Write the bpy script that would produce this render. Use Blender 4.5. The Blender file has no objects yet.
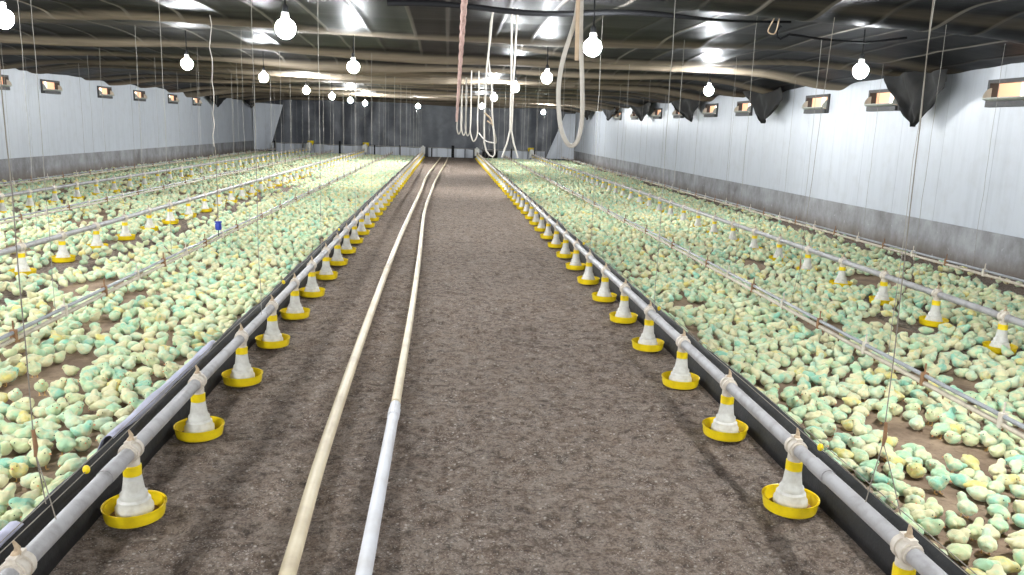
import bpy, bmesh, math, random
import numpy as np
from mathutils import Vector, Matrix, noise

random.seed(7); rng = np.random.default_rng(11)
sc = bpy.context.scene
COL = sc.collection
PI = math.pi

# ------------------------------------------------------------------ helpers
def lin(r, g, b):
    f = lambda c: (c/255/12.92) if c/255 <= .04045 else ((c/255+.055)/1.055)**2.4
    return (f(r), f(g), f(b), 1.0)

ORD = ['', 'first', 'second', 'third', 'fourth', 'fifth', 'sixth', 'seventh', 'eighth', 'ninth', 'tenth', 'eleventh', 'twelfth',
       'thirteenth', 'fourteenth', 'fifteenth', 'sixteenth', 'seventeenth', 'eighteenth', 'nineteenth']
TENS = {2: ('twenty', 'twentieth'), 3: ('thirty', 'thirtieth'), 4: ('forty', 'fortieth'), 5: ('fifty', 'fiftieth')}
def ordn(k):
    if k < 20: return ORD[k]
    t, u = divmod(k, 10)
    return TENS[t][1] if u == 0 else TENS[t][0] + '-' + ORD[u]

class MB:
    """Collects vertices and faces for one mesh."""
    def __init__(s): s.v = []; s.f = []; s.m = []
    def add(s, vs, fs, mi=0):
        b = len(s.v); s.v += [tuple(x) for x in vs]; s.f += [tuple(b+i for i in q) for q in fs]; s.m += [mi]*len(fs); return s
    def box(s, x0, x1, y0, y1, z0, z1, mi=0):
        v = [(x, y, z) for x in (x0, x1) for y in (y0, y1) for z in (z0, z1)]
        return s.add(v, [(0,1,3,2),(4,6,7,5),(0,4,5,1),(2,3,7,6),(0,2,6,4),(1,5,7,3)], mi)
    def tube(s, pts, r, n=8, cap=True, mi=0):
        pts = [Vector(p) for p in pts]; rr = r if hasattr(r, '__len__') else [r]*len(pts)
        t0 = (pts[1]-pts[0]).normalized(); up = Vector((0,0,1)) if abs(t0.z) < .9 else Vector((1,0,0))
        a = t0.cross(up).normalized(); vs = []
        for i, p in enumerate(pts):
            t = (pts[min(i+1, len(pts)-1)]-pts[max(i-1, 0)]).normalized()
            a = (a - t*a.dot(t)).normalized(); b = t.cross(a)
            for k in range(n):
                w = 2*PI*k/n; vs.append(p + (a*math.cos(w)+b*math.sin(w))*rr[i])
        fs = [(i*n+k, i*n+(k+1) % n, (i+1)*n+(k+1) % n, (i+1)*n+k) for i in range(len(pts)-1) for k in range(n)]
        if cap: fs += [tuple(range(n-1, -1, -1)), tuple((len(pts)-1)*n+k for k in range(n))]
        return s.add(vs, fs, mi)
    def lathe(s, prof, n=24, c=(0,0,0), mi=0, cap=False):
        vs = [(c[0]+r*math.cos(2*PI*k/n), c[1]+r*math.sin(2*PI*k/n), c[2]+z) for r, z in prof for k in range(n)]
        fs = [(i*n+k, i*n+(k+1) % n, (i+1)*n+(k+1) % n, (i+1)*n+k) for i in range(len(prof)-1) for k in range(n)]
        if cap: fs += [tuple(range(n-1, -1, -1)), tuple((len(prof)-1)*n+k for k in range(n))]
        return s.add(vs, fs, mi)
    def sphere(s, c, r, n=8, m=5, sc3=(1,1,1)):
        prof = [(math.sin(PI*i/m)*r, -math.cos(PI*i/m)*r) for i in range(m+1)]
        b = len(s.v); s.lathe(prof, n)
        for i in range(b, len(s.v)):
            x, y, z = s.v[i]; s.v[i] = (c[0]+x*sc3[0], c[1]+y*sc3[1], c[2]+z*sc3[2])
        return s
    def build(s, name, mats, parent=None, smooth=True, loc=None):
        me = bpy.data.meshes.new(name); me.from_pydata(s.v, [], s.f)
        if not isinstance(mats, (list, tuple)): mats = [mats]
        for m in mats: me.materials.append(m)
        if any(s.m): me.polygons.foreach_set('material_index', s.m)
        me.validate(); bm = bmesh.new(); bm.from_mesh(me); bmesh.ops.recalc_face_normals(bm, faces=bm.faces); bm.to_mesh(me); bm.free()
        if smooth:
            me.polygons.foreach_set('use_smooth', [True]*len(me.polygons))
            try: me.set_sharp_from_angle(angle=math.radians(38))
            except Exception: pass
        o = bpy.data.objects.new(name, me); COL.objects.link(o)
        if parent is not None: o.parent = parent
        if loc is not None: o.location = loc
        return o

def tag(o, label, cat, group=None, kind=None):
    if label: o['label'] = label
    if cat: o['category'] = cat
    if group: o['group'] = group
    if kind: o['kind'] = kind
    return o
def struct(o): o['kind'] = 'structure'; return o
def thing(name, label, cat, loc=(0,0,0), group=None):
    o = bpy.data.objects.new(name, None); COL.objects.link(o); o.location = loc; o.empty_display_size = .05
    return tag(o, label, cat, group)
def dup(root, loc, rz=0, label=None, group=None, skip=()):
    r = root.copy(); COL.objects.link(r); r.location = loc; r.rotation_euler = (0, 0, rz)
    if label: r['label'] = label
    if group: r['group'] = group
    for ch in list(root.children):
        if ch.name.split('.')[0] in skip: continue
        c = ch.copy(); COL.objects.link(c); c.parent = r
        for g in list(ch.children):
            d = g.copy(); COL.objects.link(d); d.parent = c
    return r

# ------------------------------------------------------------------ materials
def mat(name, col, rough=.6, **kw):
    m = bpy.data.materials.new(name); m.use_nodes = True; nt = m.node_tree; b = nt.nodes['Principled BSDF']
    b.inputs['Base Color'].default_value = col; b.inputs['Roughness'].default_value = rough
    if 'metal' in kw: b.inputs['Metallic'].default_value = kw['metal']
    if 'spec' in kw: b.inputs['Specular IOR Level'].default_value = kw['spec']
    if 'emit' in kw:
        b.inputs['Emission Color'].default_value = kw['emit'][0]; b.inputs['Emission Strength'].default_value = kw['emit'][1]
    return m
class NT:
    def __init__(s, m): s.m = m; s.t = m.node_tree; s.b = s.t.nodes['Principled BSDF']
    def n(s, ty, **kw):
        x = s.t.nodes.new(ty)
        for k, v in kw.items():
            if k in x.inputs: x.inputs[k].default_value = v
            else: setattr(x, k, v)
        return x
    def l(s, a, b): s.t.links.new(a, b)
    def coord(s, which='Object', scale=(1,1,1), loc=(0,0,0)):
        tc = s.n('ShaderNodeTexCoord'); mp = s.n('ShaderNodeMapping'); mp.inputs['Scale'].default_value = scale; mp.inputs['Location'].default_value = loc
        s.l(tc.outputs[which], mp.inputs['Vector']); return mp.outputs['Vector']
    def noise(s, vec, scale, detail=3, rough=.5):
        x = s.n('ShaderNodeTexNoise'); x.inputs['Scale'].default_value = scale; x.inputs['Detail'].default_value = detail; x.inputs['Roughness'].default_value = rough
        s.l(vec, x.inputs['Vector']); return x.outputs['Fac']
    def ramp(s, fac, stops):
        r = s.n('ShaderNodeValToRGB'); e = r.color_ramp.elements
        e[0].position, e[0].color = stops[0]; e[1].position, e[1].color = stops[-1]
        for p, c in stops[1:-1]: q = e.new(p); q.color = c
        s.l(fac, r.inputs['Fac']); return r.outputs['Color']
    def mix(s, fac, a, b, mode='MIX'):
        x = s.n('ShaderNodeMix', data_type='RGBA', blend_type=mode)
        for i, v in ((0, fac), (6, a), (7, b)):
            if hasattr(v, 'is_linked'): s.l(v, x.inputs[i])
            else: x.inputs[i].default_value = v
        return x.outputs[2]
    def math(s, op, a, b=0.0):
        x = s.n('ShaderNodeMath', operation=op)
        for i, v in ((0, a), (1, b)):
            if hasattr(v, 'is_linked'): s.l(v, x.inputs[i])
            else: x.inputs[i].default_value = v
        return x.outputs[0]
    def bump(s, h, strength, dist=.01):
        x = s.n('ShaderNodeBump'); x.inputs['Strength'].default_value = strength; x.inputs['Distance'].default_value = dist
        s.l(h, x.inputs['Height']); s.l(x.outputs['Normal'], s.b.inputs['Normal'])
    def base(s, c): s.l(c, s.b.inputs['Base Color'])

BW = lambda v: (v, v, v, 1)
def worn(name, col, dirt, rough=.5, scale=9, amt=.55, bump=0):
    m = mat(name, col, rough); t = NT(m); v = t.coord('Object')
    f = t.noise(v, scale, 5, .6); t.base(t.mix(t.ramp(f, [(.45, BW(0)), (.75, BW(amt))]), col, dirt))
    if bump: t.bump(t.noise(v, scale*6, 3), bump, .004)
    return m

# litter floor
m_litter = mat('litter_soil', lin(104,92,84), .95, spec=.2); t = NT(m_litter); v = t.coord('Object')
big = t.noise(v, .9, 4, .6); mid = t.noise(v, 7, 6, .65); fine = t.noise(v, 70, 6, .8)
c = t.mix(t.ramp(big, [(.3, BW(0)), (.7, BW(1))]), lin(160,139,122), lin(130,112,99))
c = t.mix(t.ramp(mid, [(.44, BW(0)), (.66, BW(.75))]), c, lin(176,162,150))
cl_ = t.noise(v, 19, 5, .7); c = t.mix(t.ramp(cl_, [(.46, BW(0)), (.62, BW(.8))]), c, lin(190,172,156)); c = t.mix(t.ramp(cl_, [(.34, BW(.75)), (.47, BW(0))]), c, lin(80,70,63))
c = t.mix(t.ramp(fine, [(.36, BW(.8)), (.54, BW(0))]), c, lin(84,74,68))
vo = t.n('ShaderNodeTexVoronoi'); vo.inputs['Scale'].default_value = 26; t.l(v, vo.inputs['Vector'])
sp = t.math('MULTIPLY', t.ramp(vo.outputs['Distance'], [(.10, BW(1)), (.24, BW(0))]), t.ramp(t.noise(v, 5, 4, .7), [(.44, BW(0)), (.56, BW(1))]))
c = t.mix(t.math('MULTIPLY', sp, .85), c, lin(226,214,202))
vo2 = t.n('ShaderNodeTexVoronoi'); vo2.inputs['Scale'].default_value = 75; t.l(v, vo2.inputs['Vector'])
sp2 = t.math('MULTIPLY', t.ramp(vo2.outputs['Distance'], [(.12, BW(1)), (.3, BW(0))]), t.ramp(t.noise(v, 2.2, 5, .75), [(.38, BW(0)), (.52, BW(1))]))
c = t.mix(t.math('MULTIPLY', sp2, .85), c, lin(214,202,190))
t.base(c); t.bump(t.math('ADD', t.math('MULTIPLY', mid, 1.2), t.math('ADD', fine, t.math('MULTIPLY', sp, .3))), 1.0, .03)

m_paper = mat('brown_paper', lin(160,138,116), .9, spec=.2); t = NT(m_paper); v = t.coord('Object')
f = t.noise(v, 2.6, 6, .65); c = t.mix(t.ramp(f, [(.36, BW(0)), (.6, BW(1))]), lin(174,151,127), lin(132,111,93))
f2 = t.noise(v, 23, 5, .7); c = t.mix(t.ramp(f2, [(.52, BW(0)), (.74, BW(.7))]), c, lin(104,86,72)); t.base(c); t.bump(t.math('ADD', f, f2), .5, .01)
m_lav = worn('lavender_paper', lin(186,186,206), lin(140,134,140), .6, 5, .6)

# walls
def wall_mat(name):
    m = mat(name, lin(206,210,216), .38, spec=.4); t = NT(m); v = t.coord('Object')
    sx = t.n('ShaderNodeSeparateXYZ'); t.l(v, sx.inputs[0])
    y = t.math('DIVIDE', sx.outputs['Y'], 1.13); fr = t.math('FRACT', y)
    seam = t.ramp(fr, [(.0, BW(1)), (.012, BW(0))])
    st = t.noise(t.coord('Object', (1, 5.5, .35)), 1.6, 5, .6)
    c = t.mix(t.ramp(st, [(.45, BW(0)), (.8, BW(.55))]), lin(196,200,207), lin(173,177,184))
    gr = t.ramp(t.noise(v, 3.5, 5, .6), [(.5, BW(0)), (.8, BW(.35))])
    c = t.mix(gr, c, lin(168,168,166))
    c = t.mix(t.math('MULTIPLY', seam, .6), c, lin(130,134,138)); t.base(c)
    t.bump(t.math('ADD', t.math('MULTIPLY', seam, -1.0), t.math('MULTIPLY', t.noise(v, 1.1, 2), .6)), .25, .02)
    return m
m_wall = wall_mat('white_panel')
m_conc = mat('dirty_concrete', lin(150,150,152), .85); t = NT(m_conc); v = t.coord('Object')
sx = t.n('ShaderNodeSeparateXYZ'); t.l(v, sx.inputs[0])
f = t.noise(t.coord('Object', (1,1.5,1)), 1.5, 7, .7)
c = t.mix(t.ramp(f, [(.35, BW(0)), (.7, BW(1))]), lin(164,164,166), lin(112,109,108))
low = t.ramp(t.math('ADD', sx.outputs['Z'], t.math('MULTIPLY', t.noise(t.coord('Object', (1,2,1)), 2.5, 5, .7), .3)), [(.2, BW(1)), (.46, BW(0))])
c = t.mix(t.math('MULTIPLY', low, .8), c, lin(104,90,76))
c = t.mix(t.ramp(t.noise(v, 11, 4, .6), [(.66, BW(0)), (.74, BW(.6))]), c, lin(196,196,196))
t.base(c); t.bump(f, .3, .01)
# dark films
def film(name, dark, light, rough, sc_=6):
    m = mat(name, dark, rough, spec=.5); t = NT(m); v = t.coord('Object')
    f = t.noise(v, sc_, 5, .65); t.base(t.mix(t.ramp(f, [(.4, BW(0)), (.75, BW(1))]), dark, light)); t.bump(f, .3, .02); return m
m_film = film('black_film', lin(20,20,22), lin(36,35,36), .6, 9)
m_flap = film('dark_flap_film', lin(15,14,13), lin(34,31,27), .8, 4)
m_endfilm = film('end_film', lin(70,72,78), lin(100,102,108), .45, .9)
m_ceil = mat('ceiling_film', lin(62,62,65), .36, spec=.02); t = NT(m_ceil); v = t.coord('Object')
at = t.n('ShaderNodeAttribute', attribute_name='dust'); sm = t.n('ShaderNodeAttribute', attribute_name='seam')
st = t.noise(t.coord('Object', (.35, 2.2, 1)), 2.4, 6, .65)
c = t.mix(t.ramp(st, [(.4, BW(0)), (.75, BW(1))]), lin(21,21,23), lin(38,37,35))
d = t.math('MULTIPLY', at.outputs['Fac'], t.ramp(st, [(.25, BW(.55)), (.6, BW(1))]))
c = t.mix(d, c, lin(138,126,110))
c = t.mix(t.math('MULTIPLY', sm.outputs['Fac'], .8), c, lin(128,122,114)); t.base(c)
rg = t.math('ADD', t.math('MULTIPLY', d, .4), .4); t.l(rg, t.b.inputs['Roughness'])
t.bump(st, .12, .03)

m_pipe = worn('grey_pvc', lin(168,165,165), lin(112,106,100), .45, 14, .6)
m_beige = worn('beige_pvc', lin(196,184,166), lin(140,124,104), .5, 12, .6)
m_alu = worn('grey_tube', lin(150,152,156), lin(108,106,104), .4, 10, .5)
m_cream = worn('cream_pvc', lin(232,216,182), lin(176,152,116), .42, 4, .6)
m_white = worn('white_pvc', lin(226,226,230), lin(176,166,156), .4, 4, .45)
m_yel = worn('yellow_plastic', lin(244,214,24), lin(206,172,30), .38, 20, .5)
m_cone = worn('white_plastic', lin(214,212,204), lin(168,160,146), .45, 24, .6)
m_clamp = worn('pale_clamp', lin(216,206,192), lin(170,154,132), .5, 30, .5)
m_knot = worn('twine', lin(190,168,140), lin(130,108,84), .9, 40, .6)
m_cord = worn('pale_cord', lin(150,146,138), lin(112,106,98), .8, 10, .5)
m_dcord = worn('dark_cord', lin(140,132,120), lin(96,88,78), .8, 10, .5)
m_hose = worn('white_hose', lin(192,185,174), lin(156,144,128), .5, 6, .5)
m_tan = worn('tan_rope', lin(200,176,148), lin(160,132,104), .9, 12, .5)
m_pink = worn('pink_rope', lin(206,174,164), lin(150,116,106), .9, 30, .6, .5)
m_black = mat('black_plastic', lin(24,24,26), .7, spec=.2)
m_dkgrey = worn('dark_grey_plastic', lin(66,66,66), lin(96,90,84), .6, 9, .5)
m_wood = worn('brown_peg', lin(150,112,80), lin(96,70,50), .8, 20, .6)
m_flapw = worn('pale_hatch', lin(190,194,184), lin(150,152,142), .5, 9, .5)
m_blue = mat('blue_plastic', lin(40,62,168), .4)
m_feed = worn('feed', lin(150,116,76), lin(100,76,50), .95, 60, .7)
m_bulb = mat('bulb_glow', (1,1,1,1), .4, emit=((.93,.97,1,1), 620.0))
BM = {}
def bulb_mat(v):
    if v not in BM: BM[v] = mat('bulb_glow_%d' % v, (1,1,1,1), .4, emit=((.93,.97,1,1), float(v)*.68))
    return BM[v]
m_day = mat('daylight_pane', lin(240,190,150), .6, emit=(lin(250,188,148), .62))
m_dayw = mat('daylight_bright', (1,1,1,1), .6, emit=((1,.93,.84,1), 2.0))
m_beak = mat('beak', lin(226,160,110), .5); m_eye = mat('eye', lin(14,12,12), .15); m_leg = mat('chick_leg', lin(224,178,110), .6)

CK = .86
def dl(r, g, b, k=CK):
    c = lin(r, g, b); return (c[0]*k, c[1]*k, c[2]*k, 1)
def chick_mat(name, attr):
    m = mat(name, BW(.7), .95, spec=.1); t = NT(m); v = t.coord('Object')
    if attr:
        a = t.n('ShaderNodeAttribute', attribute_name='tint'); col = a.outputs['Color']; vec = v
        f = t.noise(vec, 17, 3, .6)
    else:
        oi = t.n('ShaderNodeObjectInfo'); col = oi.outputs['Color']
        cb = t.n('ShaderNodeVectorMath', operation='ADD'); r3 = t.n('ShaderNodeCombineXYZ')
        for i in range(3): t.l(t.math('MULTIPLY', oi.outputs['Random'], 37.0+11*i), r3.inputs[i])
        t.l(v, cb.inputs[0]); t.l(r3.outputs[0], cb.inputs[1]); vec = cb.outputs[0]
        f = t.noise(vec, 17, 3, .6)
    c = t.mix(t.ramp(f, [(.40, BW(0)), (.66, BW(1))]), col, dl(244,236,186))
    f2 = t.noise(vec, 26, 2, .5); c = t.mix(t.ramp(f2, [(.55, BW(0)), (.75, BW(.6))]), c, dl(158,222,186)); t.base(c)
    t.bump(t.noise(v, 420, 2, .6), .5, .004)
    t.b.inputs['Sheen Weight'].default_value = .25; t.b.inputs['Sheen Roughness'].default_value = .6
    return m
m_chick = chick_mat('chick_down', False); m_flock = chick_mat('flock_down', True)

# ------------------------------------------------------------------ layout constants (metres; camera stands at x=0, y=0)
XL, XR, YN, YE = -10.6, 7.2, -6.0, 46.0
ZW = 2.74; STRIP = .57
ROWS = {'pipe_side': -1.31, 'bare_side': 1.63}
SIDE = {-1: 'white-pipe side', 1: 'bare-floor side'}

# ------------------------------------------------------------------ room shell
def grid_mesh(xs, ys, fz):
    nx, ny = len(xs), len(ys); vs = [(x, y, fz(x, y)) for y in ys for x in xs]
    fs = [(j*nx+i, j*nx+i+1, (j+1)*nx+i+1, (j+1)*nx+i) for j in range(ny-1) for i in range(nx-1)]
    return vs, fs
def sm_(a, b, x): u = min(1, max(0, (x-a)/(b-a))); return u*u*(3-2*u)
xs = [XL, -8, -5, -3, -2, -1.6] + list(np.arange(-1.5, 1.85, .028)) + [1.95, 2.3, 3, 5, XR]
ys = [YN, -3, 0, 1.5] + list(np.arange(2.2, 8, .028)) + list(np.arange(8, 20, .12)) + list(np.arange(20, YE, .8)) + [YE]
prints = [(random.uniform(-1, 1.4), random.uniform(2.6, 12), random.uniform(0, PI)) for _ in range(34)]
def floor_z(x, y):
    w = sm_(-1.55, -1.3, x)*(1-sm_(1.6, 1.85, x))
    if w <= 0 or y < 2: return 0.
    z = .020*noise.noise((x*1.7, y*1.7, 0)) + .013*noise.noise((x*5, y*5, 3)) + .017*noise.noise((x*13, y*13, 7)) + .014*max(0, noise.noise((x*26, y*26, 5))-.1)
    for px, py, a in prints:
        dx, dy = x-px, y-py
        if abs(dx) < .3 and abs(dy) < .3:
            u = dx*math.cos(a)+dy*math.sin(a); q = -dx*math.sin(a)+dy*math.cos(a)
            z -= .022*math.exp(-(u/.13)**2-(q/.055)**2)
    return min(z, .022)*w - .020*w
mb = MB(); mb.add(*grid_mesh(xs, ys, floor_z)); struct(mb.build('floor', m_litter))

# walls with openings for the air inlets
R_IN = [6.9, 9.95, 13.04, 15.5, 19.4, 21.9, 25.0, 27.6, 31.0, 34.0]
L_IN = [17.3, 20.3, 22.9, 26.35, 29.2, 32.6, 35.6]
IW, IH, IZ = 1.0, .36, 2.37
def wall_with_holes(name, X, outward, ys_):
    mb = MB(); a, b = (X, X+.12) if outward > 0 else (X-.12, X)
    mb.box(a, b, YN, YE, 0, IZ-IH/2); mb.box(a, b, YN, YE, IZ+IH/2, ZW+.4)
    e = [YN] + [q for y in ys_ for q in (y-IW/2, y+IW/2)] + [YE]
    for i in range(0, len(e), 2): mb.box(a, b, e[i], e[i+1], IZ-IH/2, IZ+IH/2)
    return struct(mb.build(name, m_wall, smooth=False))
wall_with_holes('wall_right', XR, 1, R_IN); wall_with_holes('wall_left', XL, -1, L_IN)
def kerb(name, X, s):
    mb = MB(); ys_ = np.arange(YN, YE+.1, 1.0); prof = [(0, STRIP), (.03, STRIP), (.035, STRIP-.02), (.04, .1), (.05, 0)]
    vs = []
    for y in ys_:
        for d, z in prof: vs.append((X-s*d, y, z + (.006*noise.noise((y*2, z*3, X)) if z > .5 else 0)))
    n = len(prof); fs = [(j*n+i, j*n+i+1, (j+1)*n+i+1, (j+1)*n+i) for j in range(len(ys_)-1) for i in range(n-1)]
    mb.add(vs, fs); return struct(mb.build(name, m_conc))
kerb('baseboard_right', XR, 1); kerb('baseboard_left', XL, -1)
mb = MB(); mb.box(XL-.12, XR+.12, YN-.12, YN, 0, 3.3); struct(mb.build('wall_near', m_wall, smooth=False))  # unseen wall put in behind the camera to bounce light forward
# end wall: one hanging dark film, softly rippled
xs2 = np.linspace(XL, XR, 160); zs2 = np.linspace(0, 3.2, 22); vs = []
for z in zs2:
    for x in xs2: vs.append((x, YE-.08+.05*math.sin(x*5+2*noise.noise((x*.7, z*.5, 1)))*(.4+.3*z/3)+.06*noise.noise((x*1.3, z*1.1, 4)), z))
n = len(xs2); mb = MB(); mb.add(vs, [(j*n+i, j*n+i+1, (j+1)*n+i+1, (j+1)*n+i) for j in range(len(zs2)-1) for i in range(n-1)])
mb.box(XL-.1, XR+.1, YE+.06, YE+.12, 0, 3.3); struct(mb.build('wall_end', m_endfilm))

# ceiling: sagging dark film over cross wires
folds = []; y = 11.9; k = 0
while y < YE+2:
    folds.append((y, random.uniform(.09, .15), random.uniform(.30, .44), random.uniform(0, 50), random.uniform(.5, 1.2)))
    if random.random() < .75: folds.append((y+random.uniform(.4, 1.3), random.uniform(.05, .10), random.uniform(.14, .26), random.uniform(0, 50), random.uniform(1.2, 2.4)))
    y += random.uniform(2.3, 2.9) if y < 30 else random.uniform(2.0, 2.5)
ribs = [i*.56 + random.uniform(-.09, .09) + .05 for i in range(-19, 14)]
cy = np.concatenate([np.arange(YN, 6, .5), np.arange(6, 11, .1), np.arange(11, 26, .055), np.arange(26, YE+.2, .1)])
rx = []
for q in ribs: rx += [q-.03, q-.016, q+.016, q+.03]
cx = np.array(sorted([x for x in rx + list(np.linspace(XL, XR, 110)) if XL <= x <= XR]))
cx[0] = XL; cx[-1] = XR
GX, GY = np.meshgrid(cx, cy)
base = 2.95 - .22*np.exp(-((GX-XL)/1.1)**2) - .22*np.exp(-((GX-XR)/1.1)**2)
nz = np.zeros(GX.shape); fold = np.zeros(GX.shape); dust = np.zeros(GX.shape)
def n1(arr, s, off): return np.array([noise.noise((x*s, off, 0.)) for x in arr])
for (fy, dep, w, off, wob) in folds:
    yc = fy + wob*1.3*n1(cx, .16, off) + .10*n1(cx, .9, off+7)
    dp = dep*np.clip(.85+1.25*n1(cx, .24, off+3), .05, 1.5)
    u = (GY-yc[None, :])/w
    prof = np.exp(-np.abs(u)**2.4)
    fold = np.maximum(fold, dp[None, :]*prof)
    dust = np.maximum(dust, np.clip((np.exp(-np.abs((u+.25)*1.25)**4))*np.clip(dp[None, :]/.11, 0, 1.0), 0, 1))
sag = .05*np.sin((GY-11.7)*2.1)*(GY > 10)
# big sagging drape near the camera on the wall side
drape = np.clip((GX-1.0)/5, 0, 1)**.8*.24*np.exp(-((GY-7.75+.10*GX*0)/.50)**2) + np.clip((GX-2.5)/4, 0, 1)*.12*np.exp(-((GY-6.5)/.7)**2)
Z = base - fold + sag*.4 - drape
for (x, y) in [(0, 0)]: pass
jit = np.array([[noise.noise((x*.9, y*1.1, 9)) for x in cx[::6]] for y in cy]); jit = np.array([np.interp(cx, cx[::6], r) for r in jit])
Z += .014*jit
seam = np.zeros(GX.shape)
for q in ribs:
    s_ = (np.abs(GX-q) < .024); amp = .55+.45*math.sin(q*7.3); seam = np.maximum(seam, s_*amp*np.where(GY < 11.6, 1.0, .45)*(1-.85*dust)); Z -= s_*.006*(1-.9*dust)
dust = np.maximum(dust, np.clip(drape/.22, 0, 1)*.5*(np.abs(GY-7.35) < .12))
vs = np.stack([GX, GY, Z], -1).reshape(-1, 3); nx, ny = len(cx), len(cy)
I = np.arange(nx*ny).reshape(ny, nx); F = np.stack([I[:-1, :-1], I[:-1, 1:], I[1:, 1:], I[1:, :-1]], -1).reshape(-1, 4)
me = bpy.data.meshes.new('ceiling'); me.from_pydata(vs.tolist(), [], F.tolist()); me.materials.append(m_ceil)
for nm, arr in (('dust', dust), ('seam', seam)):
    a = me.attributes.new(nm, 'FLOAT', 'POINT'); a.data.foreach_set('value', arr.reshape(-1).astype(np.float32))
me.polygons.foreach_set('use_smooth', [True]*len(me.polygons))
o = bpy.data.objects.new('ceiling', me); COL.objects.link(o); struct(o)
def ceil_z(x, y):
    i = min(nx-1, max(0, int(np.searchsorted(cx, x)))); j = min(ny-1, max(0, int(np.searchsorted(cy, y))))
    return float(Z[j, i])
mb = MB(); mb.box(XL-.2, XR+.2, YN-.2, YE+.2, 3.24, 3.3); struct(mb.build('trim_1', m_black, smooth=False))

# white corner sheets at the end wall
def corner_sheet(label, pts):
    mb = MB(); n = 10; vs = []
    (a, b), (c_, d) = pts   # top edge a-b, bottom edge c-d
    for j in range(n+1):
        for i in range(n+1):
            u, w = i/n, j/n
            p = (Vector(a)*(1-u)+Vector(b)*u)*(1-w) + (Vector(c_)*(1-u)+Vector(d)*u)*w
            p.y -= .05*math.sin(u*9)*w + .02; vs.append(p)
    fs = [(j*(n+1)+i, j*(n+1)+i+1, (j+1)*(n+1)+i+1, (j+1)*(n+1)+i) for j in range(n) for i in range(n)]
    vs2 = [(x, y+.012, z) for x, y, z in vs]; N = len(vs)
    mb.add(vs, fs); mb.add(vs2, [tuple(reversed(f)) for f in fs])
    return tag(mb.build('corner_sheet', m_wall), label, 'plastic sheet', 'white corner sheets on the end wall')
ye = YE-.25
corner_sheet('white plastic sheet in the end corner, narrow at the top and wide below', (((6.6, ye, 2.6), (7.15, ye-.3, 2.62)), ((5.6, ye, .1), (7.15, ye-.3, .1))))
corner_sheet('white plastic sheet in the end corner, wide at the top and narrow below', (((-10.55, ye-.3, 2.62), (-9.0, ye, 2.55)), ((-10.55, ye-.3, .1), (-9.75, ye, .1))))

# low white board barrier in front of the end film
yb = YE-.55
def barrier(x0, x1, posts, label):
    t_ = thing('end_barrier', label, 'barrier', ((x0+x1)/2, yb, 0), 'low white barriers at the end wall'); cxm = (x0+x1)/2
    mb = MB(); nn = 40; vs = []
    for j in range(5):
        for i in range(nn+1):
            x = x0+(x1-x0)*i/nn; vs.append((x-cxm, .015*math.sin(x*6), .004+.47*j/4+(.05*noise.noise((x*1.7, 2, x0)) if j == 4 else 0)))
    fs = [(j*(nn+1)+i, j*(nn+1)+i+1, (j+1)*(nn+1)+i+1, (j+1)*(nn+1)+i) for j in range(4) for i in range(nn)]
    v2 = [(a, b+.02, c_) for a, b, c_ in vs]; mb.add(vs, fs); mb.add(v2, [tuple(reversed(f)) for f in fs]); mb.build('panel', m_wall, t_)
    mb = MB(); mb.tube([(x0-cxm, -.03, .50), (x1-cxm, -.03, .50)], .018, 6); mb.build('top_rail', m_cord, t_)
    for p in posts:
        mb = MB(); mb.box(p[0]-cxm-p[1]/2, p[0]-cxm+p[1]/2, -.09, -.03, 0, p[2]); mb.build('post', m_black, t_, smooth=False)
barrier(-1.05, 1.45, [(-.85, .07, .5), (.32, .16, .66), (1.0, .05, .5)], 'low white barrier closing the end of the aisle, thick dark post in its middle')
barrier(-9.6, -1.25, [(-9.4, .1, .62), (-7.9, .07, .55), (-5.9, .1, .7), (-4.0, .07, .55), (-2.6, .07, .6)], 'long low white barrier at the end wall on the white-pipe side')
barrier(1.75, 5.5, [(2.6, .07, .55), (3.6, .09, .6), (4.9, .07, .55)], 'low white barrier at the end wall on the bare-floor side')

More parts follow.
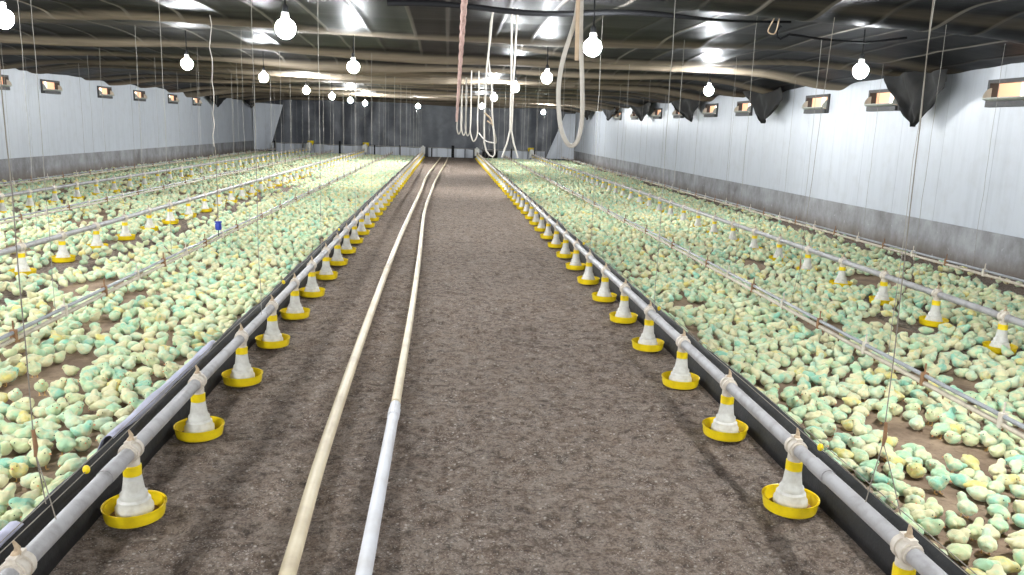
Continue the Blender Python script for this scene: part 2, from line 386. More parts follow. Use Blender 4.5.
# ------------------------------------------------------------------ air inlets
def inlet_parts(t_, s):
    """Built with the wall plane at x=0 and the room towards -x*s."""
    q = -s
    mb = MB(); fw = .045
    def bx(m, x0, x1, y0, y1, z0, z1): m.box(min(q*x0, q*x1), max(q*x0, q*x1), y0, y1, z0, z1)
    h, w = IH/2-.003, IW/2-.003
    bx(mb, -.11, .035, -w, w, h-fw, h); bx(mb, -.11, .035, -w, -w+fw, -h, h-fw); bx(mb, -.11, .035, w-fw, w, -h, h-fw)
    mb.build('hatch_frame', m_dkgrey, t_, smooth=False)
    mb = MB(); bx(mb, -.11, .07, -w+fw, w-fw, -h, -h+.07); mb.build('sill', m_dkgrey, t_, smooth=False)
    mb = MB(); bx(mb, -.10, -.09, -w+fw, w-fw, -h+.07, h-fw); pane = mb.build('daylight_pane', m_day, t_, smooth=False)
    mb = MB(); bx(mb, -.088, -.08, -.10, .0, -h+.075, h-fw-.01); mb.build('bright_gap', m_dayw, pane, smooth=False)
    # hopper flap, bottom hinged, tilting into the room
    mb = MB(); zb, zt, xo = -h+.072, -h+.105, .13; th = .012
    vs = []
    for i in range(7):
        u = i/6; x = .005+xo*u; z = zb+(zt-zb)*u**2
        for yy in (-w+fw+.012, w-fw-.012): vs.append((q*x, yy, z))
    vs2 = [(a, b, c_+th) for a, b, c_ in vs]; fs = [(2*i, 2*i+1, 2*i+3, 2*i+2) for i in range(6)]; N = len(vs)
    fs2 = [tuple(N+a for a in reversed(f)) for f in fs]
    rim = [(0, 1, N+1, N), (12, 13, N+13, N+12)] + [(2*i, 2*i+2, N+2*i+2, N+2*i) for i in range(6)] + [(2*i+1, 2*i+3, N+2*i+3, N+2*i+1) for i in range(6)]
    mb.add(vs+vs2, fs+fs2+rim); flap = mb.build('flap', m_flapw, t_)
    for yy in (-w+fw+.004, w-fw-.012):       # quarter-round cheeks
        mb = MB(); R_ = .125; vs = [(q*.006, yy, zb+.01)]
        for i in range(9):
            a = PI/2*i/8; vs.append((q*(.006+R_*math.sin(a)*.95), yy, zb+.02+R_*math.cos(a)*1.25))
        vs.append((q*.115, yy, zt)); N = len(vs); v2 = [(a, b+.008, c_) for a, b, c_ in vs]
        fs = [tuple(range(N)), tuple(range(2*N-1, N-1, -1))] + [(i, (i+1) % N, N+(i+1) % N, N+i) for i in range(N)]
        mb.add(vs+v2, fs); mb.build('cheek', m_flapw, t_, smooth=False)
protoR = thing('air_inlet', 'x', 'air inlet', (XR, R_IN[0], IZ), 'lit air inlets high in the white walls'); inlet_parts(protoR, 1)
protoL = thing('air_inlet', 'x', 'air inlet', (XL, L_IN[0], IZ), 'lit air inlets high in the white walls'); inlet_parts(protoL, -1)
for k, yy in enumerate(R_IN):
    o = protoR if k == 0 else dup(protoR, (XR, yy, IZ))
    o['label'] = f'orange-lit air inlet with open flap, {ordn(k) if k else "just before the first"} from near end of bare-floor side wall' if k else 'orange-lit air inlet beyond the frame on the bare-floor side wall'
for k, yy in enumerate(L_IN):
    o = protoL if k == 0 else dup(protoL, (XL, yy, IZ))
    o['label'] = f'orange-lit air inlet with open flap, {ordn(k)} from near end of white-pipe side wall' if k else 'orange-lit air inlet beyond the frame on the white-pipe side wall'

# dark film corners hanging down the walls
def tri_flap(X, s, y0, y1, ya, za, label, z0=2.73, seed=0):
    mb = MB(); n, m_ = 26, 20; vs = []
    for j in range(m_+1):
        w = j/m_
        for i in range(n+1):
            u = i/n
            yt = y0+(y1-y0)*u
            e = (1-u)*max(0, (w-.34)/.66)+u*max(0, (w-.12)/.88)**1.1; yy = yt*(1-e)+ya*e; sag = .10*math.sin(PI*u)*(1-w)
            zz = z0-(z0-za)*w - .28*(z0-za)*(1-w)*(abs(u-.5)*2 < .999)*min(1, 8*min(u, 1-u))*w
            fold_ = .05*math.sin(u*13+seed+w*5)*(1-w*.6) + .05*noise.noise((u*3.5, w*3.5, seed)) + .03*noise.noise((u*9, w*6, seed+3))
            vs.append((X-s*(.24+fold_+.05*(1-w)), yy, zz))
    N = len(vs); fs = [(j*(n+1)+i, j*(n+1)+i+1, (j+1)*(n+1)+i+1, (j+1)*(n+1)+i) for j in range(m_) for i in range(n)]
    v2 = [(a+s*.006, b, c_) for a, b, c_ in vs]; mb.add(vs, fs); mb.add(v2, [tuple(reversed(f)) for f in fs])
    return tag(mb.build('film_flap', m_flap), label, 'plastic flap', 'dark film corners hanging from the ceiling edge')
fr = [(10.95, 12.55, 11.75, 1.93), (16.6, 18.75, 17.6, 2.0), (22.3, 25.2, 22.95, 2.06), (27.6, 30.6, 29.0, 2.12), (33.5, 36.4, 35.1, 2.18), (39.5, 41.5, 40.6, 2.25)]
for k, (a, b, c_, d) in enumerate(fr):
    tri_flap(XR, 1, a, b, c_, d, f'dark pointed film flap over the bare-floor side wall, {ordn(k+1)} from near end', seed=k*2.1)
for k, (a, b, c_, d) in enumerate([(36.6, 39.4, 38.0, 2.2), (43.0, 45.4, 44.4, 2.28)]):
    tri_flap(XL, -1, a, b, c_, d, f'small dark pointed film flap over the white-pipe side wall, {ordn(k+1)} from near end', seed=9+k)

# ------------------------------------------------------------------ feed pipes and feeders
PZ, PR_ = .305, .031
def wob(y, s): return .012*noise.noise((y*.35, s*3.1, 0))
def feed_pipe(X, y0, y1, label, s):
    t_ = thing('feed_pipe', label, 'pipe', (X, y0, 0), 'long feed pipes of the feeder rows')
    pts = [(wob(y, s), y-y0, PZ+.4*wob(y+9, s)) for y in np.arange(y0, y1+.01, .46)]
    mb = MB(); mb.tube(pts, PR_, 12); mb.build('tube', m_pipe, t_)
    for y in np.arange(y0+1.9, y1, 2.76)[:12]:
        mb = MB(); mb.tube([(wob(y, s), y-y0-.07, PZ+.4*wob(y+9, s)), (wob(y, s), y-y0+.07, PZ+.4*wob(y+9, s))], PR_+.003, 12); mb.build('coupling', m_pipe, t_)
    mb = MB(); mb.box(-.12, .12, y1-y0-.02, y1-y0+.32, .16, .56); mb.tube([(0, y1-y0+.15, .56), (0, y1-y0+.15, .62)], .06, 10)
    mb.build('drive_box', m_cone, t_, smooth=False)
    return t_
YEND = 44.3
def feeder_proto():
    t_ = thing('feeder', 'x', 'feeder', (0,0,0), 'x')
    mb = MB(); mb.lathe([(0, .004), (.108, .004), (.118, .010), (.123, .030), (.126, .064), (.130, .067), (.130, .061), (.127, .056), (.119, .062), (.115, .030), (.105, .013), (.0, .011)], 32)
    pan = mb.build('pan', m_yel, t_)
    mb = MB(); mb.lathe([(.104, .014), (.09, .024), (.05, .030), (0, .031)], 20); mb.build('feed', m_feed, pan)
    mb = MB(); mb.lathe([(.0, .026), (.074, .026), (.078, .034), (.077, .058), (.069, .068), (.067, .088), (.057, .098), (.055, .118), (.046, .128), (.041, .160), (.036, .205), (0, .205)], 28)
    mb.build('cone', m_cone, t_)
    mb = MB(); mb.lathe([(0, .200), (.0375, .200), (.0375, .242), (.034, .245), (0, .245)], 24); mb.build('collar', m_yel, t_)
    mb = MB(); mb.lathe([(0, .243), (.033, .243), (.033, .274), (0, .274)], 20)
    for yy in (-.032, .012): mb.tube([(0, yy, PZ), (0, yy+.022, PZ)], .043, 16)
    mb.tube([(0, -.045, PZ), (0, .045, PZ)], .037, 16); mb.box(-.014, .014, -.035, .035, PZ+.03, PZ+.052)
    cl = mb.build('clamp', m_clamp, t_)
    mb = MB(); mb.tube([(0, 0, PZ+.045), (.004, .004, PZ+.07), (-.004, -.002, PZ+.095)], [.012, .009, .004], 7); mb.sphere((0, 0, PZ+.05), .016, 8, 5, (1, 1.2, .8)); mb.build('twine_knot', m_knot, cl)
    return t_
FP = feeder_proto(); first = True
FEEDERS = []
def feeder_row(X, y0, y1, where, grp, s, lab='yellow-pan feeder'):
    global first
    y, k = y0, 1
    while y < y1:
        loc = (X+wob(y, s), y, .4*wob(y+9, s)); rz = random.uniform(-.15, .15)
        label = f'{lab}, {ordn(k)} from the near end of the {where}'
        if first: o = FP; o.location = loc; o.rotation_euler = (0, 0, rz); o['label'] = label; o['group'] = grp; first = False
        else: o = dup(FP, loc, rz, label, grp, skip=() if y < 22 else ('twine_knot',))
        FEEDERS.append((X, y)); y += .92+random.uniform(-.012, .012); k += 1
FR = [(-1.31, 2.38, 'aisle row on the white-pipe side', 'feeders of the aisle row, white-pipe side', 1),
      (1.63, 2.44, 'aisle row on the bare-floor side', 'feeders of the aisle row, bare-floor side', 2),
      (-4.43, 7.76, 'middle row on the white-pipe side', 'feeders of the middle row, white-pipe side', 3),
      (4.64, 5.2, 'inner row on the bare-floor side', 'feeders of the inner row, bare-floor side', 4),
      (-7.4, 13.1, 'outer row on the white-pipe side', 'feeders of the outer row, white-pipe side', 5)]
PIPEY0 = {1: 1.2, 2: 1.2, 3: 6.0, 4: 4.2, 5: 11.5}
for X, y0, w, g, s in FR:
    feeder_row(X, y0, YEND-.3, w, g, s)
    feed_pipe(X, PIPEY0[s], YEND, 'long grey feed pipe carrying the feeders of the ' + w, s)

# ------------------------------------------------------------------ drinker lines
def drinker(X, y0, z, where, grp):
    t_ = thing('drinker_line', f'pale double drinker pipe along the {where}', 'drinker pipe', (X, y0, 0), grp)
    ys_ = np.arange(y0, YEND+.2, .5)
    def dz(y): return .012*noise.noise((y*.3, X, 2))
    def dx(y): return .014*noise.noise((y*.25, X, 5))
    mb = MB(); mb.tube([(dx(y), y-y0, z+dz(y)) for y in ys_], .017, 8); mb.build('nipple_pipe', m_beige, t_)
    mb = MB(); mb.tube([(dx(y), y-y0, z+.048+dz(y)) for y in ys_], .014, 8); mb.build('support_tube', m_alu, t_)
    k = 0
    for y in np.arange(y0+.3, YEND, .74):
        mb = MB(); xx, zz = dx(y), z+dz(y); mb.box(xx-.02, xx+.02, y-y0-.014, y-y0+.014, zz-.02, zz+.068); mb.tube([(xx, y-y0, zz+.06), (xx, y-y0, zz+.13)], .006, 5); mb.build('bracket', m_wood if k % 2 else m_clamp, t_, smooth=False); k += 1
    for y in np.arange(y0+.15, y0+24, .27)[:88]:
        mb = MB(); xx, zz = dx(y), z+dz(y); mb.tube([(xx, y-y0, zz-.015), (xx, y-y0, zz-.030), (xx, y-y0, zz-.036)], [.007, .006, .003], 5); mb.build('nipple', m_wood, t_)
    return t_
DL = [(-2.92, 3.0, .182, 'chick bed between the aisle and middle rows', 1), (3.1, 2.2, .182, 'chick bed between the aisle and inner rows', 2),
      (-6.1, 8.0, .18, 'bed between the middle and outer rows', 3), (6.3, 5.5, .20, 'concrete kerb of the bare-floor side wall', 4), (-9.1, 13.0, .20, 'concrete kerb of the white-pipe side wall', 5)]
for X, y0, z, w, s in DL: drinker(X, y0, z, w, 'drinker pipes hung over the chick beds')

# ------------------------------------------------------------------ black barrier film along the aisle edges
def film_barrier(s, X0, label):
    # cross-section: from the aisle floor up to the edge, folded over and down on the bed
    ys_ = np.concatenate([np.arange(1.0, 12, .07), np.arange(12, YEND, .3)])
    mb = MB(); vs = []; P = 11
    for y in ys_:
        top = .225+.022*noise.noise((y*.8, s, 1))+.01*noise.noise((y*4, s, 1)); ox = .03*noise.noise((y*.55, s, 8))
        prof = [(.15, .002), (.154, .05), (.165, .12), (.185, .18), (.198, top-.012), (.21, top), (.223, top-.004), (.236, top-.03), (.255, top*.62), (.28, top*.3), (.31, .006)]
        for i, (d, z) in enumerate(prof):
            r_ = .009*noise.noise((y*3.1, i*.6, s*4))
            vs.append((X0+s*(d+ox*(z/.22)+r_), y, max(.002, z+r_*.4*(z > .03))))
    fs = [(j*P+i, j*P+i+1, (j+1)*P+i+1, (j+1)*P+i) for j in range(len(ys_)-1) for i in range(P-1)]
    mb.add(vs, fs); o = mb.build('barrier_film', m_film); sol = o.modifiers.new('thick', 'SOLIDIFY'); sol.thickness = .003
    return tag(o, label, 'plastic film', 'black films along the aisle edges')
film_barrier(1, 1.63, 'black plastic film standing behind the aisle feeders on the bare-floor side')
film_barrier(-1, -1.31, 'black plastic film standing behind the aisle feeders on the white-pipe side')
def paper_edge(y0, y1, label, hi=.24):
    ys_ = np.arange(y0, y1+.001, .06); mb = MB(); vs = []; P = 8; L = len(ys_)-1
    for j, y in enumerate(ys_):
        e = min(1, min(j, L-j)/4.0); top = hi+.012*noise.noise((y*3, 1, 1)); ox = -.03*noise.noise((y*.55, -1, 8))
        tip = -1.525+.03*noise.noise((y*2.3, 0, 4))-.02*(1-e)
        prof = [(-1.665, .012), (-1.65, .05), (-1.635, .11), (-1.615, .17), (-1.595, top-.02), (-1.575, top+.002), (-1.555, top+.006), (tip, top-.006)]
        for i, (x, z) in enumerate(prof): vs.append((x+.028-ox*.5+.006*noise.noise((y*5, i, 3)), y, z+.006*noise.noise((y*6, i*.7, 6))))
    mb.add(vs, [(j*P+i, j*P+i+1, (j+1)*P+i+1, (j+1)*P+i) for j in range(L) for i in range(P-1)])
    o = mb.build('lining_paper', m_lav); sol = o.modifiers.new('thick', 'SOLIDIFY'); sol.thickness = .003; sol.offset = 1
    return tag(o, label, 'paper sheet', 'pale lavender lining papers')
paper_edge(3.62, 5.3, 'pale lavender paper edge turned over the black film beside the second and third aisle feeders')
paper_edge(1.6, 2.80, 'pale lavender paper edge over the black film at the near end of the aisle pipe')
# brown bedding sheets
def bed_sheet(x0, x1, y0, y1, label, seed):
    ys_ = np.arange(y0, y1, .35); n = 14; mb = MB(); vs = []
    for y in ys_:
        a = x0+.22*noise.noise((y*.6, seed, 0))+.08*noise.noise((y*2.6, seed, 1)); b = x1+.22*noise.noise((y*.6, seed, 4))+.08*noise.noise((y*2.6, seed, 6))
        for i in range(n+1):
            x = a+(b-a)*i/n; vs.append((x, y, .003+.004*max(0, noise.noise((x*2, y*2, seed)))))
    mb.add(vs, [(j*(n+1)+i, j*(n+1)+i+1, (j+1)*(n+1)+i+1, (j+1)*(n+1)+i) for j in range(len(ys_)-1) for i in range(n)])
    return tag(mb.build('bedding_paper', m_paper), label, 'bedding sheet', 'brown bedding papers under the chicks')
bed_sheet(-3.75, -1.75, 1.5, YEND, 'brown bedding paper under the chicks along the white-pipe side aisle row', 1)
bed_sheet(-7.0, -5.0, 5, YEND, 'brown bedding paper between middle and outer feeder rows, white-pipe side', 2)
bed_sheet(-10.0, -8.0, 10, YEND, 'brown bedding paper near the kerb of the white-pipe side wall', 3)
bed_sheet(2.1, 4.25, 1.5, YEND, 'brown bedding paper under the chicks along the bare-floor side aisle row', 4)
bed_sheet(5.05, 6.3, 4, YEND, 'brown bedding paper near the kerb of the bare-floor side wall', 5)

# anti-perch wires above the aisle pipes, with small yellow clips
for s, X in ((-1, -1.31), (1, 1.63)):
    for k, (dx_, z) in enumerate(((.075, .335), (.115, .325))):
        t_ = thing('guide_wire', f'thin dark wire running just outside the grey aisle pipe, {("inner", "outer")[k]} one, {SIDE[s]}', 'wire', (X+s*dx_, 1.2, z), 'thin wires along the aisle pipes')
        mb = MB(); mb.tube([(.004*noise.noise((y, k, s)), y-1.2, .01*noise.noise((y*.5, k, s))) for y in np.arange(1.2, YEND, .6)], .0019, 5); mb.build('strand', m_dcord, t_)
        if k == 0:
            for yy in ((3.05, 6.9, 10.5) if s < 0 else (3.28, 6.1, 9.7)):
                mb = MB(); mb.sphere((0, yy-1.2, 0), .015, 10, 6, (1, .8, 1.2)); mb.build('clip', m_yel, t_)
# twine ties around aisle pipes between feeders
# ------------------------------------------------------------------ white pipes lying in the aisle
def floor_pipe(pts, r, m, label, coupl):
    # Catmull-Rom through measured points
    P = [Vector(p) for p in pts]; out = []
    for i in range(len(P)-1):
        p0, p1, p2, p3 = P[max(i-1, 0)], P[i], P[i+1], P[min(i+2, len(P)-1)]
        for k in range(8):
            u = k/8; out.append(.5*((2*p1)+(p2-p0)*u+(2*p0-5*p1+4*p2-p3)*u*u+(3*p1-p0-3*p2+p3)*u**3))
    out.append(P[-1])
    t_ = thing('floor_pipe', label, 'pipe', (out[0].x, out[0].y, 0), 'white pipes lying in the aisle'); o0 = Vector((out[0].x, out[0].y, 0))
    mb = MB(); mb.tube([p-o0 for p in out], r, 14); mb.build('tube', m, t_)
    for yy in coupl:
        i = min(range(1, len(out)-1), key=lambda j: abs(out[j].y-yy)); d = (out[i+1]-out[i]).normalized()
        mb = MB(); mb.tube([out[i]-o0-d*.06, out[i]-o0+d*.06], r+.004, 14); mb.build('joint', m, t_)
    return t_
zr = .03
floor_pipe([(-.53, 1.6, zr), (-.57, 2.83, zr), (-.615, 4.2, zr), (-.66, 7.3, zr), (-.69, 12, zr), (-.67, 20, zr), (-.66, 28, zr), (-.5, 36, zr), (-.34, 44.6, zr)], .033, m_cream, 'cream-tinted plastic pipe on the aisle floor, the yellower of two', (9.6,))
floor_pipe([(-.285, 1.6, zr), (-.285, 2.83, zr), (-.285, 4.66, zr)], .032, m_white, 'white plastic pipe length on the aisle floor joined to the farther one', (4.55,))
floor_pipe([(-.285, 4.7, zr), (-.30, 7.36, zr), (-.34, 10.6, zr), (-.42, 15.5, zr), (-.40, 20, zr), (-.33, 26, zr), (-.12, 35, zr), (.05, 44.4, zr)], .029, m_cream, 'long cream pipe on the aisle floor continuing from the white length', ())

# ------------------------------------------------------------------ bulbs
m_hold = mat('holder_black', lin(26,26,28), .5)
def bulb_proto():
    t_ = thing('light_bulb', 'x', 'light bulb', (0,0,0), 'x')
    mb = MB(); mb.lathe([(0, -.100), (.030, -.095), (.058, -.078), (.079, -.046), (.086, -.012), (.082, .020), (.066, .046), (.044, .062), (.03, .07)], 24); mb.build('globe', m_bulb, t_)
    mb = MB(); mb.lathe([(.031, .069), (.034, .075), (.032, .12), (.022, .125), (0, .125)], 16); mb.build('neck', m_cone, t_)
    mb = MB(); mb.lathe([(0, .124), (.026, .124), (.027, .17), (.012, .19), (0, .19)], 14); mb.build('holder', m_hold, t_)
    mb = MB(); mb.tube([(0, 0, .188), (.006, 0, .30), (0, .004, .47)], .007, 6); mb.build('cord', m_black, t_)
    return t_
BP = bulb_proto(); fb = True
BR = {'the middle feeder row on the white-pipe side': [(-3.4, -2.2), (-3.5, 2.6), (-4.35, 8.55), (-4.41, 14.4), (-3.93, 18.0), (-4.14, 24.5), (-4.04, 29.1), (-3.9, 33.3), (-3.71, 37.3)],
      'the aisle row on the white-pipe side': [(-1.6, -3.0), (-1.6, 8.34), (-1.53, 13.5), (-1.42, 39.3)],
      'the aisle row on the bare-floor side': [(1.6, -3.0), (1.54, 8.85), (1.71, 14.3), (1.47, 18.1), (1.36, 24.4), (1.45, 35.0)],
      'the inner row on the bare-floor side': [(3.4, -1.5), (2.75, 3.2), (5.34, 10.36), (5.26, 16.3), (5.0, 42.7)],
      'the outer row on the white-pipe side, added to brighten its wall': [(-7.2, 3.5), (-7.6, 7.0), (-8.7, 12.2)]}  # outer row: unseen bulbs added to brighten the white-pipe side wall
for w, L in BR.items():
    L = sorted(L, key=lambda p: p[1]); vis = 0
    for (x, y) in L:
        inframe = y > 8
        if y > 8: x, y = x*.889, y*.889
        if w.startswith('the outer'): inframe = False
        vis += inframe
        lab = f'lit white bulb over {w}, {ordn(vis)} from near end' if inframe else f'white bulb out of frame over {w}'
        z = 2.5
        if fb: o = BP; o.location = (x, y, z); o['label'] = lab; fb = False
        else: o = dup(BP, (x, y, z), random.uniform(0, 6), lab)
        o['group'] = 'bulbs over ' + w
        for ch in o.children:
            if ch.name.startswith('globe'):
                ch.material_slots[0].link = 'OBJECT'; ch.material_slots[0].material = bulb_mat(950 if y < 3.3 else 1500 if 'outer' in w else 190 if 'inner' in w and y < 12 else 370 if y < 13 else 560 if y < 20 else 1250)
# black supply cable along the ceiling
mb = MB(); pts = [(x, 8.25+.06*math.sin(x*2)+.05*noise.noise((x, 0, 0)), 2.87-.035*math.sin(x*1.7)**2) for x in np.arange(-.6, 3.5, .12)]
mb.tube(pts, [.028 if p[0] < 2.1 else .028-.016*min(1, (p[0]-2.1)/.6) for p in pts], 8); tag(mb.build('supply_cable', m_black), 'thick black cable running crosswise under the ceiling at the top of the picture', 'cable')
mb = MB(); mb.tube([(3.4, 8.35, 2.83), (3.36, 8.35, 2.78), (3.37, 8.36, 2.72), (3.41, 8.36, 2.70), (3.5, 8.36, 2.75), (3.9, 8.4, 2.72), (4.4, 8.5, 2.72), (4.9, 8.6, 2.80)], .012, 8)
tag(mb.build('hooked_cable', m_black), 'short black cable with a hooked end hanging from the ceiling near the wall bulbs', 'cable')

# ------------------------------------------------------------------ suspension cords
def cord_wave(x, y, z0, z1, seed, amp=.012):
    n = 12
    return [(amp*noise.noise((k*.6, seed, 0)), amp*noise.noise((k*.6, seed, 5)), z0+(z1-z0)*k/n-z0) for k in range(n+1)]
cs = 0
def cord(x, y, z0, label, grp, r=.0025, m=m_cord, z1=None, amp=.012):
    global cs; cs += 1
    z1 = z1 or ceil_z(x, y)+.02
    mb = MB(); mb.tube(cord_wave(x, y, z0, z1, cs*1.37, amp), r, 5)
    return tag(mb.build('hanging_cord', m, loc=(x, y, z0)), label, 'cord', grp)
LINES = [(-1.31, 5.7, PZ+.03, 'aisle feed pipe, white-pipe side'), (1.63, 5.9, PZ+.03, 'aisle feed pipe, bare-floor side'), (-4.43, 9.2, PZ+.03, 'middle-row feed pipe, white-pipe side'), (4.64, 7.3, PZ+.03, 'inner-row feed pipe, bare-floor side'),
         (-7.4, 14.6, PZ+.03, 'outer-row feed pipe, white-pipe side'), (-2.92, 6.0, .23, 'aisle-bed drinker pipe, white-pipe side'), (3.1, 5.2, .23, 'aisle-bed drinker pipe, bare-floor side'), (-6.1, 12.0, .25, 'middle-bed drinker pipe, white-pipe side'), (6.3, 8.8, .27, 'kerb drinker pipe, bare-floor side'), (-9.1, 18.5, .27, 'kerb drinker pipe, white-pipe side')]
for X, y0, z0, w in LINES:
    k = 1; y = y0
    while y < YEND-1:
        cord(X+.004, y+.2*math.sin(y*3+X), z0, f'thin cord holding the {w}, {ordn(k)} from near end', 'cords holding the ' + w, r=.0022 if y < 20 else .0034)
        y += 2.9; k += 1
# the thick pale cord with a blue grip, and forked suspension cords nearest the camera
cord(-2.9, 10.45, 1.35, 'thick pale wavy cord above the blue grip, white-pipe side bed', 'thick pale cord', .0055, m_hose, amp=.05)
t_ = thing('cord_grip', 'small blue plastic grip on a dark cord above the white-pipe side drinker pipe', 'cord grip', (-2.9, 10.45, .3))
mb = MB(); mb.lathe([(0, 0), (.035, .0), (.04, .02), (.04, .075), (.03, .09), (.045, .095), (.045, .11), (0, .11)], 14); mb.build('body', m_blue, t_)
mb = MB(); mb.tube([(0, 0, .10), (.004, 0, .5), (0, 0, 1.04)], .005, 5); mb.build('cord', m_dcord, t_)
mb = MB(); mb.tube([(0, 0, .005), (0, 0, -.08)], .006, 5); mb.build('hook', m_black, t_)
def fork(p_top, p_tog, ends, label):
    o0 = Vector(p_tog); t_ = thing('hanging_cord', label, 'cord', p_tog, 'forked cords holding the near ends of the aisle pipes')
    n = 14; P0 = Vector(p_top)-o0
    mb = MB(); mb.tube([P0*(k/n)+Vector((.006*noise.noise((k*.5, p_tog[0], 1)), .006*noise.noise((k*.5, p_tog[0], 2)), 0)) for k in range(n+1)], .0021, 5); mb.build('strand', m_dcord, t_)
    mb = MB(); mb.tube([(0, 0, -.035), (.004, 0, 0), (0, 0, .06)], [.005, .008, .006], 8); mb.build('toggle', m_wood, t_)
    for e in ends:
        mb = MB(); q = Vector(e)-o0; mb.tube([(0, 0, -.02), q*.5+Vector((0, 0, -.003)), q], .002, 5); mb.build('strand', m_dcord, t_)
fork((1.72, 2.9, 2.96), (1.67, 2.74, .60), [(1.63, 2.74, PZ+.03), (1.70, 2.62, .345)], 'thin forked dark cord with wooden toggle, holding the aisle pipe on the bare-floor side')
fork((-1.38, 2.66, 2.96), (-1.36, 2.64, .60), [(-1.31, 2.64, PZ+.03), (-1.39, 2.74, .345)], 'thin forked dark cord with wooden toggle, holding the aisle pipe on the white-pipe side')
fork((3.2, 6.75, 2.7), (3.06, 6.6, .62), [(3.1, 6.55, .22), (3.1, 6.8, .22)], 'forked dark cord with brown toggle over the bare-floor side drinker pipe')

# hanging hoses and ropes in the aisle
def loop(name, pts, r, m, label, cat, grp, parts=None):
    P = [Vector(p) for p in pts]; out = []
    for i in range(len(P)-1):
        p0, p1, p2, p3 = P[max(i-1, 0)], P[i], P[i+1], P[min(i+2, len(P)-1)]
        for k in range(5):
            u = k/5; out.append(.5*((2*p1)+(p2-p0)*u+(2*p0-5*p1+4*p2-p3)*u*u+(3*p1-p0-3*p2+p3)*u**3))
    out.append(P[-1])
    mb = MB(); mb.tube(out, r, 8); return tag(mb.build(name, m), label, cat, grp)
# at(Y): image-plane measurements turned into aisle positions at a chosen depth
loop('hose', [(1.00, 6.5, 2.97), (.99, 6.5, 2.6), (.90, 6.5, 2.25), (.875, 6.5, 2.0), (.90, 6.5, 1.75), (.95, 6.5, 1.62), (1.0, 6.5, 1.58), (1.05, 6.5, 1.63), (1.075, 6.5, 1.80), (1.06, 6.5, 2.1), (1.03, 6.5, 2.5), (1.025, 6.52, 2.97)], .018, m_hose, 'big white hose loop hanging over the aisle edge on the bare-floor side', 'hose', 'hoses and ropes hanging in the aisle')
loop('rope', [(.985, 6.44, 2.97), (.99, 6.44, 2.6), (1.0, 6.44, 2.24)], .016, m_tan, 'short tan rope beside the big white hose loop', 'rope', 'hoses and ropes hanging in the aisle')
# twisted pinkish rope
mb = MB(); n = 60
for ph in (0, 2.1, 4.2):
    pts = []; rr = []
    for k in range(n+1):
        u = k/n; z = 3.0-1.26*u; R_ = .017*(1-.72*u); a = u*34+ph; xx = .13-.055*u
        pts.append((xx+R_*math.cos(a), 6.8+R_*math.sin(a), z)); rr.append(.018*(1-.68*u))
    mb.tube(pts, rr, 6)
tag(mb.build('rope', m_pink), 'thick twisted pinkish rope hanging in the middle of the aisle, tapering downward', 'rope', 'hoses and ropes hanging in the aisle')
t_ = thing('forked_hose', 'white double hose hanging in the aisle and splitting into a fork below', 'hose', (.66, 8.5, 1.4), 'hoses and ropes hanging in the aisle')
for s in (-1, 1):
    mb = MB(); zs_ = [1.5, 1.4, 1.1, .8, .5, .28, .15, 0]; xo = [.022, .028, .020, .012, .010, .008, .035, .085]
    mb.tube([(s*xo[k]*(1.0 if s > 0 or k < 6 else 1.0)+.0, .004*s, zs_[k]) for k in range(8)], .0095, 7); mb.build('tube', m_hose, t_)
t_ = thing('looped_hose', 'thin pale double hose hanging in the aisle, ending in a long low loop', 'hose', (.44, 8.5, 1.4), 'hoses and ropes hanging in the aisle')
mb = MB(); mb.tube([(.0, 0, 1.5), (-.02, 0, 1.2), (-.05, 0, .9), (-.055, 0, .6), (-.06, 0, .35), (-.055, .0, .15), (-.03, 0, .06), (.0, 0, .02), (.04, 0, .0), (.06, 0, .03), (.05, 0, .2), (.02, 0, .45), (.01, 0, .7), (-.035, .01, 1.0), (-.02, .01, 1.35), (.01, .01, 1.5)], .009, 7); mb.build('tube', m_hose, t_)
mb = MB(); mb.tube([(-.06, -.01, .45), (0, -.01, .40), (.03, -.01, .33), (-.03, -.01, .37)], .01, 6); mb.build('tie', m_knot, t_)
SL = [(.42, 30, .15, 1.45, 'first'), (.50, 25, .14, 1.46, 'second'), (.50, 20, .13, 1.5, 'third'), (.56, 17.2, .16, 1.42, 'fourth')]
for (x, y, w, zb, nm) in SL:
    zt = 2.93
    loop('hose', [(x-w*.5, y, zt), (x-w*.52, y, 2.4), (x-w*.45, y, 1.9), (x-w*.5, y, zb+.2), (x-w*.2, y, zb+.02), (x+w*.1, y, zb), (x+w*.45, y, zb+.16), (x+w*.4, y, 1.95), (x+w*.5, y, 2.4), (x+w*.42, y, zt)], .012+.0006*(y-15), m_hose,
         f'thin white hanging hose loop, {nm} from the far end along the aisle', 'hose', 'small hose loops along the aisle')
loop('hose', [(.66, 17.1, 1.58), (.72, 15.5, 1.46), (.78, 14, 1.45), (.72, 12, 1.5), (.46, 8.6, 1.78)], .011, m_hose, 'slack white hose joining the small hose loops to the low loop', 'hose', 'small hose loops along the aisle')

loop('rope', [(3.27, 8.1, 2.97), (3.22, 8.1, 2.86), (3.17, 8.1, 2.74), (3.24, 8.1, 2.72), (3.27, 8.1, 2.84), (3.28, 8.1, 2.97)], .007, m_tan, 'short pale looped tie hanging from the ceiling beside the hooked black cable', 'rope', 'hoses and ropes hanging in the aisle')
